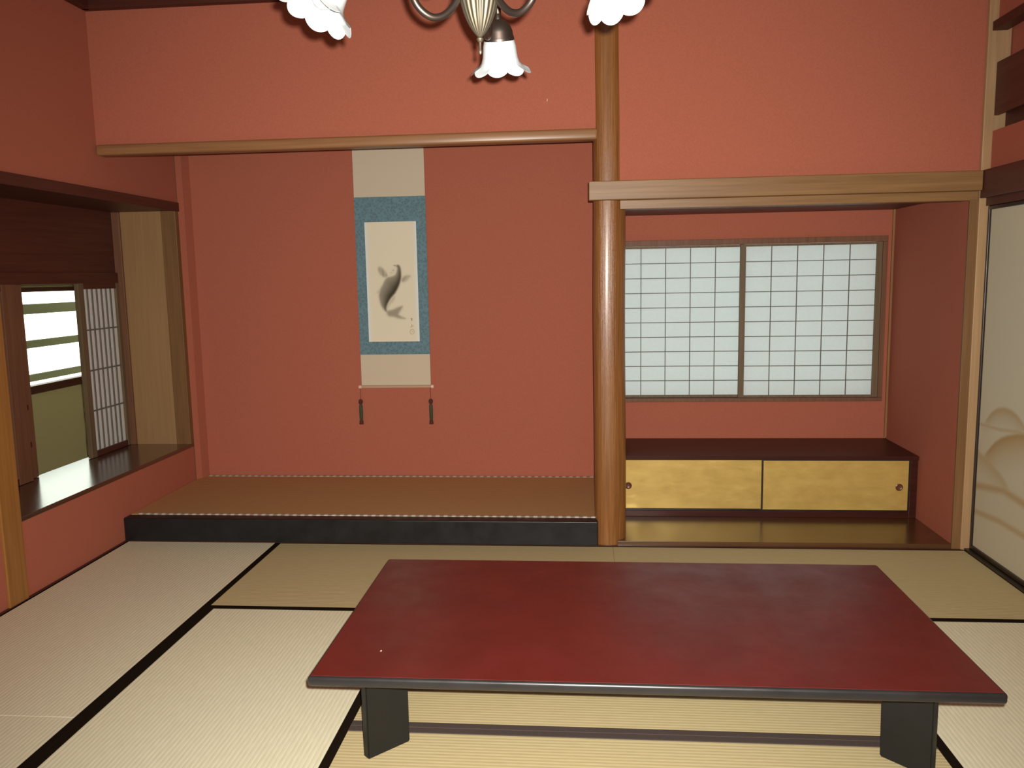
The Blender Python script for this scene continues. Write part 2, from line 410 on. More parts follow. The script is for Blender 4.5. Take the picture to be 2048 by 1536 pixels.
# ------------------------------------------------------------------ bay window (left)
w1 = thing('window_1', 'recessed bay window in the red side wall with dark lintel board', 'window', (XL, 0, 0.37), None, 'structure')
XB = XL-0.41
b = BM(); box(b, XB-0.05, XL+0.006, -0.832, 0.860, 0.360, 0.384, 0.003); part('sill', b, 'sill', w1)
b = BM(); box(b, XB-0.05, XL-0.092, 0.820, 0.835, 0.384, 1.886); part('side_panel', b, 'jamb_panel', w1)
b = BM(); box(b, XB-0.05, XL, -0.845, -0.833, 0.384, 1.886); part('side_panel', b, 'jamb_panel', w1)
b = BM(); box(b, XB-0.05, XL-0.0, -0.845, 0.820, 1.884, 1.90); part('soffit', b, 'dark_y', w1)
b = BM(); box(b, XL-0.01, XL+0.014, -0.832, 0.8615, 1.882, 1.938, 0.003); part('head_casing', b, 'dark_y', w1)
b = BM(); box(b, XB-0.024, XB, -0.833, 0.820, 1.50, 1.884); part('lintel_board', b, 'dark_y', w1)
b = BM(); box(b, XB-0.048, XB+0.014, -0.833, 0.820, 1.438, 1.504, 0.003); part('head_rail', b, 'dark_y', w1)
b = BM(); box(b, XB-0.048, XB+0.050, 0.802, 0.820, 0.384, 1.884, 0.003); part('frame_post', b, 'frame_dark', w1)

def shoji_x(name, label, X, y0, y1, z0, z1, ny, nz, mats, stile=0.045, rail=0.035, group=None):
    """sliding paper screen standing in a plane of constant X (facing +X)"""
    t = thing(name, label, 'sliding screen', (X, (y0+y1)/2, z0), group)
    b = BM(); box(b, X-0.004, X-0.002, y0+stile*0.6, y1-stile*0.6, z0+rail*0.6, z1-rail*0.6); part('paper', b, mats[0], t)
    for a, c in ((y0, y0+stile), (y1-stile, y1)):
        b = BM(); box(b, X-0.014, X+0.014, a, c, z0, z1, 0.002); part('stile', b, mats[1], t)
    for a, c in ((z0, z0+rail), (z1-rail, z1)):
        b = BM(); box(b, X-0.013, X+0.013, y0+stile, y1-stile, a, c, 0.002); part('rail', b, mats[2], t)
    b = BM()
    for i in range(1, ny):
        y = y0+stile+(y1-y0-2*stile)*i/ny; box(b, X-0.002, X+0.006, y-0.004, y+0.004, z0+rail, z1-rail)
    for i in range(1, nz):
        z = z0+rail+(z1-z0-2*rail)*i/nz; box(b, X-0.002, X+0.007, y0+stile, y1-stile, z-0.004, z+0.004)
    part('lattice', b, mats[3], t); return t
shoji_x('shoji_screen', 'narrow paper screen with upright bars at far end of bay window', XB-0.0, 0.375, 0.824, 0.386, 1.440, 7, 4, ('shoji_bay', 'frame', 'dark_y', 'lattice'), 0.052)
sn = shoji_x('shoji_screen', 'paper screen edging the open gap of the bay window on its near side', XB-0.032, -0.53, -0.075, 0.386, 1.440, 7, 4, ('shoji_bay', 'frame_dark', 'dark_y', 'lattice'), 0.068)
for z in (0.78, 0.575):
    b = BM(); box(b, XB-0.020, XB-0.008, -0.150, -0.120, z-0.014, z+0.014, 0.002); part('latch', b, 'crown', sn)
shoji_x('shoji_screen', 'paper screen in front of another, beside the near post of the bay window', XB, -0.60, -0.163, 0.386, 1.440, 7, 4, ('shoji_bay', 'frame_dark', 'dark_y', 'lattice'), 0.110)

# outer passage and its window
XO = -2.40
b = BM()
box(b, XO-0.1, XO, -2.0, 4.2, -0.2, 0.64); box(b, XO-0.1, XO, -2.0, 4.2, 1.42, 2.3)
box(b, XO-0.1, XO, -2.0, 1.02, 0.64, 1.42); box(b, XO-0.1, XO, 2.55, 4.2, 0.64, 1.42)
box(b, XO, -1.0, 4.1, 4.2, -0.2, 2.3); box(b, XO, -1.25, -2.1, -2.0, -0.2, 2.3)
struct('wall_outer', b, 'olive', 'olive wall of the passage seen through the bay window')
b = BM(); box(b, XO-0.1, -1.0, -2.1, 4.2, -0.25, -0.2); struct('floor_passage', b, 'dark_y', 'dark floor of the passage outside the bay window')
b = BM(); box(b, XO-0.1, -1.0, -2.1, 4.2, 2.3, 2.35); struct('ceiling_passage', b, 'dark_y', 'dark ceiling of the passage outside the bay window')
b = BM(); XI = XB-0.05
box(b, XI-0.02, XI, -2.1, -0.833, -0.2, 2.3); box(b, XI-0.02, XI, 0.82, 4.2, -0.2, 2.3); box(b, XI-0.02, XI, -0.833, 0.82, 1.884, 2.3); box(b, XI-0.02, XI, -0.833, 0.82, -0.2, 0.36)
struct('wall_passage', b, 'olive', 'inner wall of the passage behind the bay window')
w3 = thing('window_3', 'bright glazed window in the passage beyond the bay window', 'window', (XO, 1.78, 0.64), None, 'structure')
b = BM(); box(b, XO-0.02, XO+0.05, 1.02, 2.55, 0.64, 0.70, 0.003); part('sill_rail', b, 'dark_y', w3)
b = BM(); box(b, XO-0.02, XO+0.03, 1.02, 2.55, 1.385, 1.42, 0.003); part('head_rail', b, 'dark_y', w3)
for a in (1.02, 2.51):
    b = BM(); box(b, XO-0.02, XO+0.03, a, a+0.04, 0.70, 1.385, 0.003); part('stile', b, 'dark_y', w3)
b = BM(); box(b, XO-0.012, XO-0.008, 1.06, 2.51, 0.70, 1.385); part('pane', b, 'glass', w3)
sc = thing('slat_fence', 'horizontal slats outdoors beyond the bright passage window', 'fence', (-3.0, 2.6, -0.2))  # slat fence outdoors past the passage window; no garden is modelled
for z, h in ((1.235, 0.085), (0.94, 0.066), (0.655, 0.062), (1.53, 0.07), (0.38, 0.06), (0.1, 0.06)):
    b = BM(); box(b, -3.0, -2.97, 1.2, 4.4, z-h/2, z+h/2, 0.006, 3); part('slat', b, 'slat', sc)
for y in (1.3, 4.3):
    b = BM(); box(b, -3.05, -3.0, y-0.03, y+0.03, -0.2, 1.6); part('post', b, 'slat', sc)

# ------------------------------------------------------------------ wide shoji window (right alcove)
w2 = thing('window_2', 'wide shoji window frame above the low cupboard', 'window', (2.67, YB, 0.64), None, 'structure')
b = BM(); box(b, 1.846, 3.515, YB-0.028, YB+0.05, 1.606, 1.640, 0.002); part('head_rail', b, 'frame_dark', w2)
b = BM(); box(b, 1.846, 3.515, YB-0.028, YB+0.05, 0.626, 0.650, 0.002); part('sill_rail', b, 'frame_dark', w2)
for a, c in ((1.846, 1.862), (3.487, 3.515)):
    b = BM(); box(b, a, c, YB-0.028, YB+0.05, 0.650, 1.606, 0.002); part('jamb', b, 'frame_dark', w2)

def shoji_y(name, label, Y, x0, x1, z0, z1, nx, nz, stile, rail, group=None):
    t = thing(name, label, 'sliding screen', ((x0+x1)/2, Y, z0), group)
    b = BM(); box(b, x0+0.004, x1-0.004, Y+0.003, Y+0.005, z0+0.004, z1-0.004); part('paper', b, 'shoji', t)
    for a, c in ((x0, x0+stile), (x1-stile, x1)):
        b = BM(); box(b, a, c, Y-0.010, Y+0.012, z0, z1, 0.0015); part('stile', b, 'frame', t)
    for a, c in ((z0, z0+rail), (z1-rail, z1)):
        b = BM(); box(b, x0+stile, x1-stile, Y-0.009, Y+0.011, a, c, 0.0015); part('rail', b, 'frame', t)
    b = BM()
    for i in range(1, nx):
        x = x0+stile+(x1-x0-2*stile)*i/nx; box(b, x-0.0022, x+0.0022, Y-0.004, Y+0.003, z0+rail, z1-rail)
    for i in range(1, nz):
        z = z0+rail+(z1-z0-2*rail)*i/nz; box(b, x0+stile, x1-stile, Y-0.0045, Y+0.003, z-0.0022, z+0.0022)
    part('lattice', b, 'lattice', t); return t
shoji_y('shoji_screen', 'white gridded paper screen beside the round alcove post', YB+0.020, 1.862, 2.668, 0.651, 1.605, 5, 10, 0.020, 0.014)
shoji_y('shoji_screen', 'white gridded paper screen beside the thin corner strip', YB-0.010, 2.640, 3.487, 0.651, 1.605, 5, 10, 0.034, 0.014)

# ------------------------------------------------------------------ low cupboard
YF = 0.462
cb = thing('low_cupboard', 'low cupboard with dark top board and two gold sliding doors', 'cupboard', (2.70, YF, 0.026))
b = BM(); box(b, 1.846, 3.554, YF-0.012, YB-0.002, 0.366, 0.388, 0.002); part('top_board', b, 'cabinet_top', cb)
b = BM(); box(b, 1.846, 3.530, YF+0.03, YF+0.045, 0.026, 0.366); part('back_panel', b, 'dark_x', cb)
b = BM(); box(b, 3.514, 3.554, YF, YB-0.002, 0.026, 0.366, 0.002); part('side_panel', b, 'cabinet_top', cb)
b = BM(); box(b, 1.846, 1.862, YF, YB-0.002, 0.026, 0.366, 0.002); part('side_panel', b, 'cabinet_top', cb)
b = BM(); box(b, 1.862, 3.514, YF-0.004, YF+0.05, 0.026, 0.060, 0.002); part('bottom_rail', b, 'cabinet_top', cb)
def gold_door(x0, x1, y, kx):
    b = BM(); box(b, x0+0.008, x1-0.008, y, y+0.008, 0.070, 0.358); d = part('door', b, 'gold', cb)
    b = BM(); e = 0.009
    box(b, x0, x0+e, y-0.003, y+0.011, 0.060, 0.366); box(b, x1-e, x1, y-0.003, y+0.011, 0.060, 0.366)
    box(b, x0+e, x1-e, y-0.003, y+0.011, 0.060, 0.060+e); box(b, x0+e, x1-e, y-0.003, y+0.011, 0.366-e*0.7, 0.366)
    part('door_edge', b, 'black_edge', cb, parent=d)
    b = BM(); lathe(b, [(0.019, 0.0), (0.021, 0.004), (0.017, 0.006), (0.013, 0.003), (0.004, 0.002)], 24, Matrix.Translation((kx, y+0.001, 0.205)) @ Matrix.Rotation(PI/2, 4, 'X'))
    part('finger_pull', b, 'pull', cb, True, parent=d)
gold_door(1.862, 2.704, YF+0.018, 1.928); gold_door(2.690, 3.514, YF+0.003, 3.456)

# ------------------------------------------------------------------ painted sliding door (right)
def hill(y, z):
    """pigment density 0..1 of the washed landscape at y (distance from corner, +) and z"""
    d = 0.0; s = lambda a: 1/(1+np.exp(-np.clip(a, -40, 40)))
    def wash(top, depth, k, soft=0.006):
        t = top - z; return k*s(t/soft)*np.exp(-np.clip(t, 0, None)/depth)
    d = y + 0.012
    c = lambda P: np.interp(d, [p[0] for p in P], [p[1] for p in P])
    h1 = c([(0, 0.62), (0.063, 0.669), (0.10, 0.708), (0.136, 0.738), (0.19, 0.766), (0.256, 0.779), (0.32, 0.776), (0.367, 0.764), (0.426, 0.735), (0.50, 0.69), (1, 0.5)])
    h2 = c([(0, 0.42), (0.06, 0.49), (0.109, 0.537), (0.182, 0.597), (0.24, 0.630), (0.299, 0.653), (0.38, 0.677), (0.453, 0.692), (0.6, 0.70), (0.8, 0.66), (1, 0.60)])
    h3 = c([(0, 0.53), (0.029, 0.516), (0.10, 0.505), (0.166, 0.485), (0.24, 0.462), (0.311, 0.43), (0.40, 0.37), (1, 0.1)])
    out = wash(h1, 0.055, 0.80, 0.004)*s((d-0.07)/0.02)*s((0.46-d)/0.02)
    out = np.maximum(out, wash(h2, 0.115, 0.95, 0.004)*s((d-0.08)/0.02))
    out = np.maximum(out, wash(h3, 0.09, 0.75, 0.008)*s((0.36-d)/0.03))
    for P, wd, k in (([(0, 0.657), (0.22, 0.666), (0.4, 0.688), (1, 0.70)], 0.010, 0.50), ([(0, 0.33), (0.034, 0.340), (0.289, 0.381), (0.491, 0.368), (1, 0.33)], 0.026, 0.70),
                     ([(0, 0.20), (0.039, 0.204), (0.275, 0.224), (0.509, 0.222), (1, 0.18)], 0.022, 0.65)):
        out = np.maximum(out, k*np.exp(-((z-c(P))/wd)**2))
    out = np.maximum(out, 0.22*s((0.60-z)/0.1))
    return np.clip(out, 0, 1)
def colour_grid(name, nu, nv, pos, colour):
    """dense sheet; pos(u,v)->xyz and colour(array) in 0..1 square, pigment kept as a colour attribute"""
    u, v = np.meshgrid(np.linspace(0, 1, nu), np.linspace(0, 1, nv))
    co = pos(u, v).reshape(-1, 3); col = colour(u, v).reshape(-1, 3)
    i = np.arange(nu*nv).reshape(nv, nu)
    f = np.stack([i[:-1, :-1], i[:-1, 1:], i[1:, 1:], i[1:, :-1]], -1).reshape(-1, 4)
    me = bpy.data.meshes.new(name); me.from_pydata(co.tolist(), [], f.tolist())
    at = me.color_attributes.new('pigment', 'FLOAT_COLOR', 'POINT')
    at.data.foreach_set('color', np.concatenate([col, np.ones((len(col), 1))], 1).astype(np.float32).ravel())
    me.update(); return me
def link_me(name, me, mat, root, parent=None):
    me.transform(Matrix.Translation(-ORG[root])); me.materials.append(M[mat])
    o = bpy.data.objects.new(name, me); COL.objects.link(o); o.parent = parent or root; return o
XF = 3.645
fd = thing('sliding_door', 'cream sliding door painted with tan hills in a thin black edge', 'door', (XF, -0.5, 0.012))
Y0, Y1, Z0, Z1 = -0.012, -0.96, 0.012, 1.732
b = BM(); box(b, XF+0.002, XF+0.020, Y1+0.01, Y0-0.01, Z0+0.01, Z1-0.01); part('panel', b, 'beige_silk', fd)
def fcol(u, v):
    d = hill(u*(Y0-Y1), Z0+v*(Z1-Z0))[..., None]
    return np.array([0.63, 0.60, 0.45])*(1-d) + np.array([0.42, 0.255, 0.085])*d
me = colour_grid('painted_paper', 120, 240, lambda u, v: np.stack([np.full_like(u, XF), Y0-0.012-u*(Y0-Y1-0.024), Z0+0.012+v*(Z1-Z0-0.024)], -1), fcol)
link_me('painted_paper', me, 'screen_picture', fd)
for a, c in ((Y0-0.016, Y0), (Y1, Y1+0.016)):
    b = BM(); box(b, XF-0.010, XF+0.022, a, c, Z0, Z1, 0.002); part('stile', b, 'black_edge', fd)
for a, c in ((Z0, Z0+0.020), (Z1-0.018, Z1)):
    b = BM(); box(b, XF-0.010, XF+0.022, Y1+0.016, Y0-0.016, a, c, 0.002); part('rail', b, 'black_edge', fd)

# ------------------------------------------------------------------ transom above the door
tr = thing('transom_board', 'dark wooden transom board set in the opening above the sliding door', 'transom', (3.66, -0.95, 2.065))
b = BM(); box(b, 3.637, 3.660, -1.86, -0.012, 2.157, 2.403, 0.004); part('board', b, 'dark_y', tr)
b = BM(); box(b, 3.690, 3.706, -1.86, -0.012, 2.086, 2.172, 0.003); part('lower_rail', b, 'crown', tr)
b = BM(); box(b, 3.609, 3.68, -1.86, -0.012, 2.546, 2.588, 0.003); part('top_rail', b, 'crown', tr)
for y in (-0.75, -1.5):
    b = BM(); box(b, 3.66, 3.70, y-0.02, y+0.02, 2.09, 2.55, 0.003); part('strut', b, 'crown', tr)

# ------------------------------------------------------------------ tatami mats
def mat(label, x0, x1, y0, y1, mt, along, bm='border', bw=0.030, bw2=None, z0=-0.05, z1=0.0, g='tatami mats on the room floor', name='tatami_mat'):
    t = thing(name, label, 'tatami mat', ((x0+x1)/2, (y0+y1)/2, z0), g); q = 0.0005; bw2 = bw2 or bw
    x0 += q; x1 -= q; y0 += q; y1 -= q
    b = BM(); box(b, x0, x1, y0, y1, z0, z1-0.001, 0.0008, 1); part('rush_surface', b, mt, t)
    rects = ((x0, x1, y0, y0+bw), (x0, x1, y1-bw2, y1)) if along == 'X' else ((x0, x0+bw, y0, y1), (x1-bw2, x1, y0, y1))
    for r in rects:
        b = BM(); box(b, r[0]-0.0005, r[1]+0.0005, r[2]-0.0005, r[3]+0.0005, z0+0.002, z1+0.0012, 0.0015, 1)
        part('border', b, bm, t)
    return t
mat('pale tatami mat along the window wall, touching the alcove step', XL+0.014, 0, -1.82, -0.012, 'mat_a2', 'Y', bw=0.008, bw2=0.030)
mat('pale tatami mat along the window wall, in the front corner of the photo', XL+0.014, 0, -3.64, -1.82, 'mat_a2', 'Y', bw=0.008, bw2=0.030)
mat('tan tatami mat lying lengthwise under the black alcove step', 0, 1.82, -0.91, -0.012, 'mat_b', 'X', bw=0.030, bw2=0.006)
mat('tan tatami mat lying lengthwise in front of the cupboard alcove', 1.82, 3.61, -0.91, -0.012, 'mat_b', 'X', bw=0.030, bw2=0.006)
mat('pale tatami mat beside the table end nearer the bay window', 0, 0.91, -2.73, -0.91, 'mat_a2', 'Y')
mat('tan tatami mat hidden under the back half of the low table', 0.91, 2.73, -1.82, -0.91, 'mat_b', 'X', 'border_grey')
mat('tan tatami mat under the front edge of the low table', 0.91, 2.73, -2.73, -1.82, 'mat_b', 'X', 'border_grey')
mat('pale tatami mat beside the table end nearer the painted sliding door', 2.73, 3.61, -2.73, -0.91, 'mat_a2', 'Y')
t = thing('alcove_mat', 'brown tatami mat with woven light borders in the scroll alcove', 'tatami mat', (0.44, 0.52, 0.10))
b = BM(); box(b, XL+0.004, 1.772, 0.062, YB-0.004, 0.10, 0.136, 0.003, 1); part('rush_surface', b, 'toko_mat', t)
for y0, y1 in ((0.062, 0.080), (YB-0.030, YB-0.008)):
    b = BM(); box(b, XL+0.045, 1.772, y0, y1, 0.12, 0.1385, 0.001, 1); part('border', b, 'woven_edge', t)

# ------------------------------------------------------------------ low table
TZ = 0.350
lt = thing('low_table', 'low rectangular lacquered table with red top and black slab legs', 'table', (1.83, -1.70, 0.0))
TX0, TX1, TY0, TY1 = 0.905, 2.752, -2.178, -1.222
b = BM(); box(b, TX0+0.008, TX1-0.008, TY0+0.008, TY1-0.008, TZ-0.006, TZ+0.0006, 0.0005, 1); top = part('tabletop', b, 'table_red', lt)
b = BM(); box(b, TX0, TX1, TY0, TY1, TZ-0.030, TZ, 0.009, 4); part('edge', b, 'table_black', lt, True, 'black rounded table edge')
b = BM(); lathe(b, [(0.006, TZ), (0.004, TZ+0.0012)], 7, Matrix.Translation((1.073, -2.012, 0)) @ Matrix.Diagonal((0.55, 1.0, 1, 1)))
part('chip', b, 'chip', lt, False, 'tiny pale chip in the red lacquer', parent=top)
for sx, sy in ((1, 1), (-1, 1), (1, -1), (-1, -1)):
    cx = 1.832 - sx*0.770; cyy = -1.70 - sy*0.243
    L, T = 0.150, 0.030
    d = Vector((sx*0.707, sy*0.707, 0)); n = Vector((-d.y, d.x, 0))
    b = BM(); c = Vector((cx, cyy, 0))
    ring0 = [c - d*L/2 - n*T/2, c + d*L/2 - n*T/2*0.9, c + d*L/2 + n*T/2*0.9, c - d*L/2 + n*T/2]
    prism(b, [(p.x, p.y) for p in ring0], 0.0, TZ-0.028)
    bmesh.ops.bevel(b, geom=b.edges[:], offset=0.004, segments=2, affect='EDGES')
    part('leg', b, 'leg_black', lt)

# ------------------------------------------------------------------ hanging scroll
YS = 0.966
hs = thing('hanging_scroll', 'hanging scroll with a carp painting in blue brocade mounting', 'scroll', (0.45, YS, 0.74))
SX0, SX1 = 0.222, 0.680
b = BM(); box(b, SX0, SX1, YS, YS+0.002, 1.951, 2.46); part('upper_panel', b, 'beige_silk', hs)
b = BM(); box(b, SX0, SX1, YS, YS+0.002, 0.737, 0.946); part('lower_panel', b, 'beige_silk', hs)
b = BM(); box(b, SX0-0.001, SX1+0.001, YS-0.0006, YS+0.0026, 0.946, 1.951); part('brocade_mount', b, 'brocade', hs)
b = BM(); tube(b, [(SX0-0.008, YS+0.001, 2.463), (SX1+0.008, YS+0.001, 2.463)], 0.006); part('hanging_rod', b, 'roller', hs, True)
b = BM(); tube(b, [(SX0+0.1, YS, 2.468), (0.451, YS, 2.55), (SX1-0.1, YS, 2.468)], 0.002, 6); part('hanging_cord', b, 'cord', hs, True)
b = BM(); tube(b, [(SX0, YS-0.002, 0.735), (SX1, YS-0.002, 0.735)], 0.0105, 14); rl = part('roller', b, 'roller', hs, True)
for x, s_ in ((SX0, -1), (SX1, 1)):
    b = BM(); lathe(b, [(0.009, 0), (0.0125, 0.004), (0.0125, 0.016), (0.010, 0.020)], 16, Matrix.Translation((x, YS-0.002, 0.735)) @ Matrix.Rotation(s_*PI/2, 4, 'Y'))
    part('knob', b, 'knob', hs, True, parent=rl)

# the painted carp, as pigment on the paper (coordinates: x right, y down on a 1152 x 1536 drawing)
def poly_sdf(px, py, P):
    P = np.array(P, float); d = np.full(px.shape, 1e9); ins = np.zeros(px.shape, bool)
    for i in range(len(P)):
        a, c = P[i], P[(i+1) % len(P)]; e = c-a
        t = np.clip(((px-a[0])*e[0]+(py-a[1])*e[1])/(e@e), 0, 1)
        d = np.minimum(d, np.hypot(px-a[0]-t*e[0], py-a[1]-t*e[1]))
        cnd = ((a[1] > py) != (c[1] > py)) & (px < (e[0])*(py-a[1])/((e[1]) if e[1] else 1e-9)+a[0]); ins ^= cnd
    return np.where(ins, d, -d)
def line_d(px, py, P):
    P = np.array(P, float); d = np.full(px.shape, 1e9)
    for a, c in zip(P, P[1:]):
        e = c-a; t = np.clip(((px-a[0])*e[0]+(py-a[1])*e[1])/(e@e), 0, 1)
        d = np.minimum(d, np.hypot(px-a[0]-t*e[0], py-a[1]-t*e[1]))
    return d
RS = [(585, 228), (612, 245), (630, 300), (638, 380), (635, 440), (615, 520), (580, 600), (545, 660), (510, 700), (470, 750), (435, 810), (412, 870), (412, 925)]
LS = [(430, 960), (390, 935), (350, 890), (315, 820), (297, 740), (290, 680), (310, 600), (345, 530), (385, 450), (425, 412), (480, 402), (540, 375), (566, 320), (570, 270), (545, 238)]
def smooth(P, n=6): return [(p.x, p.y) for p in spline([(a, c, 0) for a, c in P], n)]
RSs, LSs = smooth(RS), smooth(LS)
FINS = [([(400, 420), (350, 402), (305, 355), (280, 290), (298, 252), (340, 268), (390, 320), (432, 388)], 0.72),
        ([(630, 430), (680, 402), (740, 388), (780, 400), (752, 430), (720, 470), (670, 492), (630, 470)], 0.66),
        ([(325, 560), (285, 615), (262, 655), (300, 640)], 0.5),
        ([(515, 688), (542, 712), (522, 772), (470, 830), (432, 890), (412, 880), (440, 800), (480, 740)], 0.42),
        ([(405, 925), (500, 910), (570, 880), (640, 858), (662, 866), (640, 910), (610, 960), (605, 990), (650, 1020), (704, 1048), (660, 1052), (600, 1046), (520, 1022), (450, 1012), (420, 980)], 0.82)]
def sg(d, s): return 1/(1+np.exp(-np.clip(d/s, -40, 40)))
def carp_ink(px, py):
    ink = np.zeros(px.shape)
    for P, k in FINS:
        d = poly_sdf(px, py, smooth(P, 4)); ray = 0.88+0.12*np.sin(np.arctan2(py-900, px-400)*60)
        ink = np.maximum(ink, k*sg(d, 9)*ray*(0.8+0.3*np.exp(-np.clip(d, 0, None)/30)*0))
    body = sg(poly_sdf(px, py, RSs+LSs), 7)
    dr, dl = line_d(px, py, RSs), line_d(px, py, LSs)
    f = dr/(dr+dl+1e-6)                                   # 0 at the back, 1 at the belly
    scales = 0.5+0.5*np.sin((px+py*0.35)*0.30)*np.sin((py-px*0.30)*0.27)
    tone = 0.99 - 0.36*np.clip(f-0.18, 0, 1)/0.82 - 0.13*scales*np.clip(f*1.6, 0, 1)
    ink = np.maximum(ink, body*tone)
    cheek = [(548, 248), (568, 270), (565, 318), (540, 372), (480, 402), (445, 395), (460, 340), (500, 285)]
    ink = np.maximum(ink, 0.10*sg(poly_sdf(px, py, cheek), 14))
    ink = np.maximum(ink, 0.55*np.exp(-(np.hypot(px-514, py-308)/11)**2))
    ink = np.maximum(ink, 0.25*np.exp(-(np.hypot(px-478, py-345)/14)**2))
    ink = np.maximum(ink, 0.7*np.exp(-(line_d(px, py, [(545, 238), (525, 232)])/7)**2))
    ink = np.maximum(ink, 0.5*np.exp(-(np.hypot(px-690, py-1050)/10)**2))
    return np.clip(ink, 0, 1)
PX0, PX1, PZ0, PZ1 = 0.283, 0.617, 1.030, 1.794
# drawing square -> wall: x = 0.2415+0.000419*px (sheared a little by height), z = 1.618-0.0004177*py
def pcol(u, v):
    X = PX0+u*(PX1-PX0); Z = PZ0+v*(PZ1-PZ0)
    py = (1.6165-Z)/0.0004178; px = (X-0.2480+0.0000159*py*1.0)/0.0004205
    k = carp_ink(px, py)[..., None]
    pap = np.array([0.76, 0.69, 0.52]) + 0*k
    edge = np.minimum.reduce([u*0.334, (1-u)*0.334])[..., None]
    pap = pap*(1-np.exp(-(edge/0.016)**2)) + np.array([0.72, 0.77, 0.73])*np.exp(-(edge/0.016)**2)
    return pap*(1-k) + np.array([0.040, 0.032, 0.014])*k
me = colour_grid('picture', 150, 340, lambda u, v: np.stack([PX0+u*(PX1-PX0), np.full_like(u, YS-0.0012), PZ0+v*(PZ1-PZ0)], -1), pcol)
pic = link_me('picture', me, 'picture', hs)
def mark(pts, w, mt, nm):
    b = BM()
    for seg in pts:
        for (ax, ay), (cx_, cy_) in zip(seg, seg[1:]):
            A = Vector((0.2480+0.0004205*ax-0.0000159*ay, 0, 1.6165-0.0004178*ay)); Cc = Vector((0.2480+0.0004205*cx_-0.0000159*cy_, 0, 1.6165-0.0004178*cy_))
            dd = (Cc-A).normalized(); nn = Vector((-dd.z, 0, dd.x))*w
            vs = [b.verts.new((p.x, YS-0.0020, p.z)) for p in (A-nn-dd*w, A+nn-dd*w, Cc+nn+dd*w, Cc-nn+dd*w)]
            b.faces.new(vs)
    return part(nm, b, mt, hs, parent=pic)
mark([[(790, 1048), (818, 1058)], [(798, 1068), (815, 1078)], [(802, 1045), (800, 1085)]], 0.0016, 'ink', 'signature')
mark([[(806, 1140), (804, 1176)], [(806, 1156), (826, 1152)], [(786, 1180), (832, 1172)]], 0.0013, 'ink', 'signature')
mark([[(782+28+34*math.cos(a*PI/6), 1254+38*math.sin(a*PI/6)) for a in range(13)], [(800, 1240), (820, 1262)]], 0.0012, 'seal', 'seal_mark')

# hanging weights below the roller
for x, lab in ((0.212, 'green scroll weight hanging from the roller end nearer the bay window'), (0.678, 'green scroll weight hanging from the roller end nearer the alcove post')):
    t = thing('scroll_weight', lab, 'scroll weight', (x, YS-0.006, 0.488), 'scroll weights under the hanging scroll')
    b = BM(); tube(b, [(x, YS-0.006, 0.745), (x, YS-0.006, 0.645)], 0.0016, 6); part('cord', b, 'cord', t, True)
    mt = Matrix.Translation((x, YS-0.008, 0))
    b = BM(); lathe(b, [(0.004, 0.655), (0.012, 0.650), (0.0155, 0.638), (0.013, 0.626), (0.007, 0.620)], 16, mt); part('bead', b, 'tassel', t, True)
    b = BM(); lathe(b, [(0.007, 0.622), (0.0115, 0.612), (0.0125, 0.58), (0.012, 0.53), (0.010, 0.518)], 16, mt); part('barrel', b, 'weight', t, True)
    b = BM(); lathe(b, [(0.0085, 0.520), (0.012, 0.512), (0.015, 0.492), (0.014, 0.488)], 16, mt); part('tassel', b, 'tassel', t, True)

# small picture hook on the wall above
b = BM(); tube(b, spline([(1.497, 0.022, 2.303), (1.497, 0.006, 2.303), (1.499, 0.002, 2.308), (1.499, 0.004, 2.314)], 4), 0.0022, 6)
single('wall_hook', b, 'knob', 'tiny pale hook on the red wall beside the chandelier', 'hook', (1.497, 0.022, 2.303), smooth=True)

# ------------------------------------------------------------------ chandelier
CX, CYc = 1.434, -2.25
ch = thing('chandelier', 'bronze three-arm chandelier with frilled white glass shades', 'chandelier', (CX, CYc, ZC))
T0 = Matrix.Translation((CX, CYc, 0))
b = BM(); seg = 160; rings = []
for r, z in [(0.004, 1.994), (0.009, 1.999), (0.0165, 2.008), (0.0235, 2.019), (0.0305, 2.033), (0.037, 2.05), (0.042, 2.068), (0.0455, 2.086), (0.047, 2.104), (0.047, 2.112)]:
    rings.append([b.verts.new((CX+r*(1+0.035*math.cos(20*2*PI*i/seg))*math.cos(2*PI*i/seg), CYc+r*(1+0.035*math.cos(20*2*PI*i/seg))*math.sin(2*PI*i/seg), z)) for i in range(seg)])
for r0, r1 in zip(rings, rings[1:]):
    for i in range(seg): b.faces.new((r0[i], r0[(i+1) % seg], r1[(i+1) % seg], r1[i]))
b.faces.new(list(reversed(rings[0]))); b.faces.new(rings[-1])
part('fluted_cone', b, 'brass', ch, True, 'fluted brass cone hanging under the hub')
b = BM(); lathe(b, [(0.002, 1.955), (0.0045, 1.959), (0.0045, 1.963), (0.003, 1.967), (0.003, 1.982), (0.0065, 1.985), (0.0085, 1.990), (0.0055, 1.995), (0.004, 1.999)], 20, T0); part('finial', b, 'brass', ch, True)
b = BM(); lathe(b, [(0.046, 2.092), (0.052, 2.095), (0.054, 2.101), (0.050, 2.107), (0.052, 2.112), (0.056, 2.13), (0.050, 2.16), (0.030, 2.18), (0.018, 2.20), (0.022, 2.25), (0.030, 2.28), (0.016, 2.31), (0.012, 2.34)], 32, T0); part('hub', b, 'bronze', ch, True)
b = BM(); tube(b, [(CX, CYc, 2.33), (CX, CYc, 2.87)], 0.007); part('stem', b, 'bronze', ch, True)
b = BM(); lathe(b, [(0.014, 2.845), (0.05, 2.86), (0.062, 2.88), (0.064, 2.90)], 32, T0); part('ceiling_rose', b, 'bronze', ch, True)
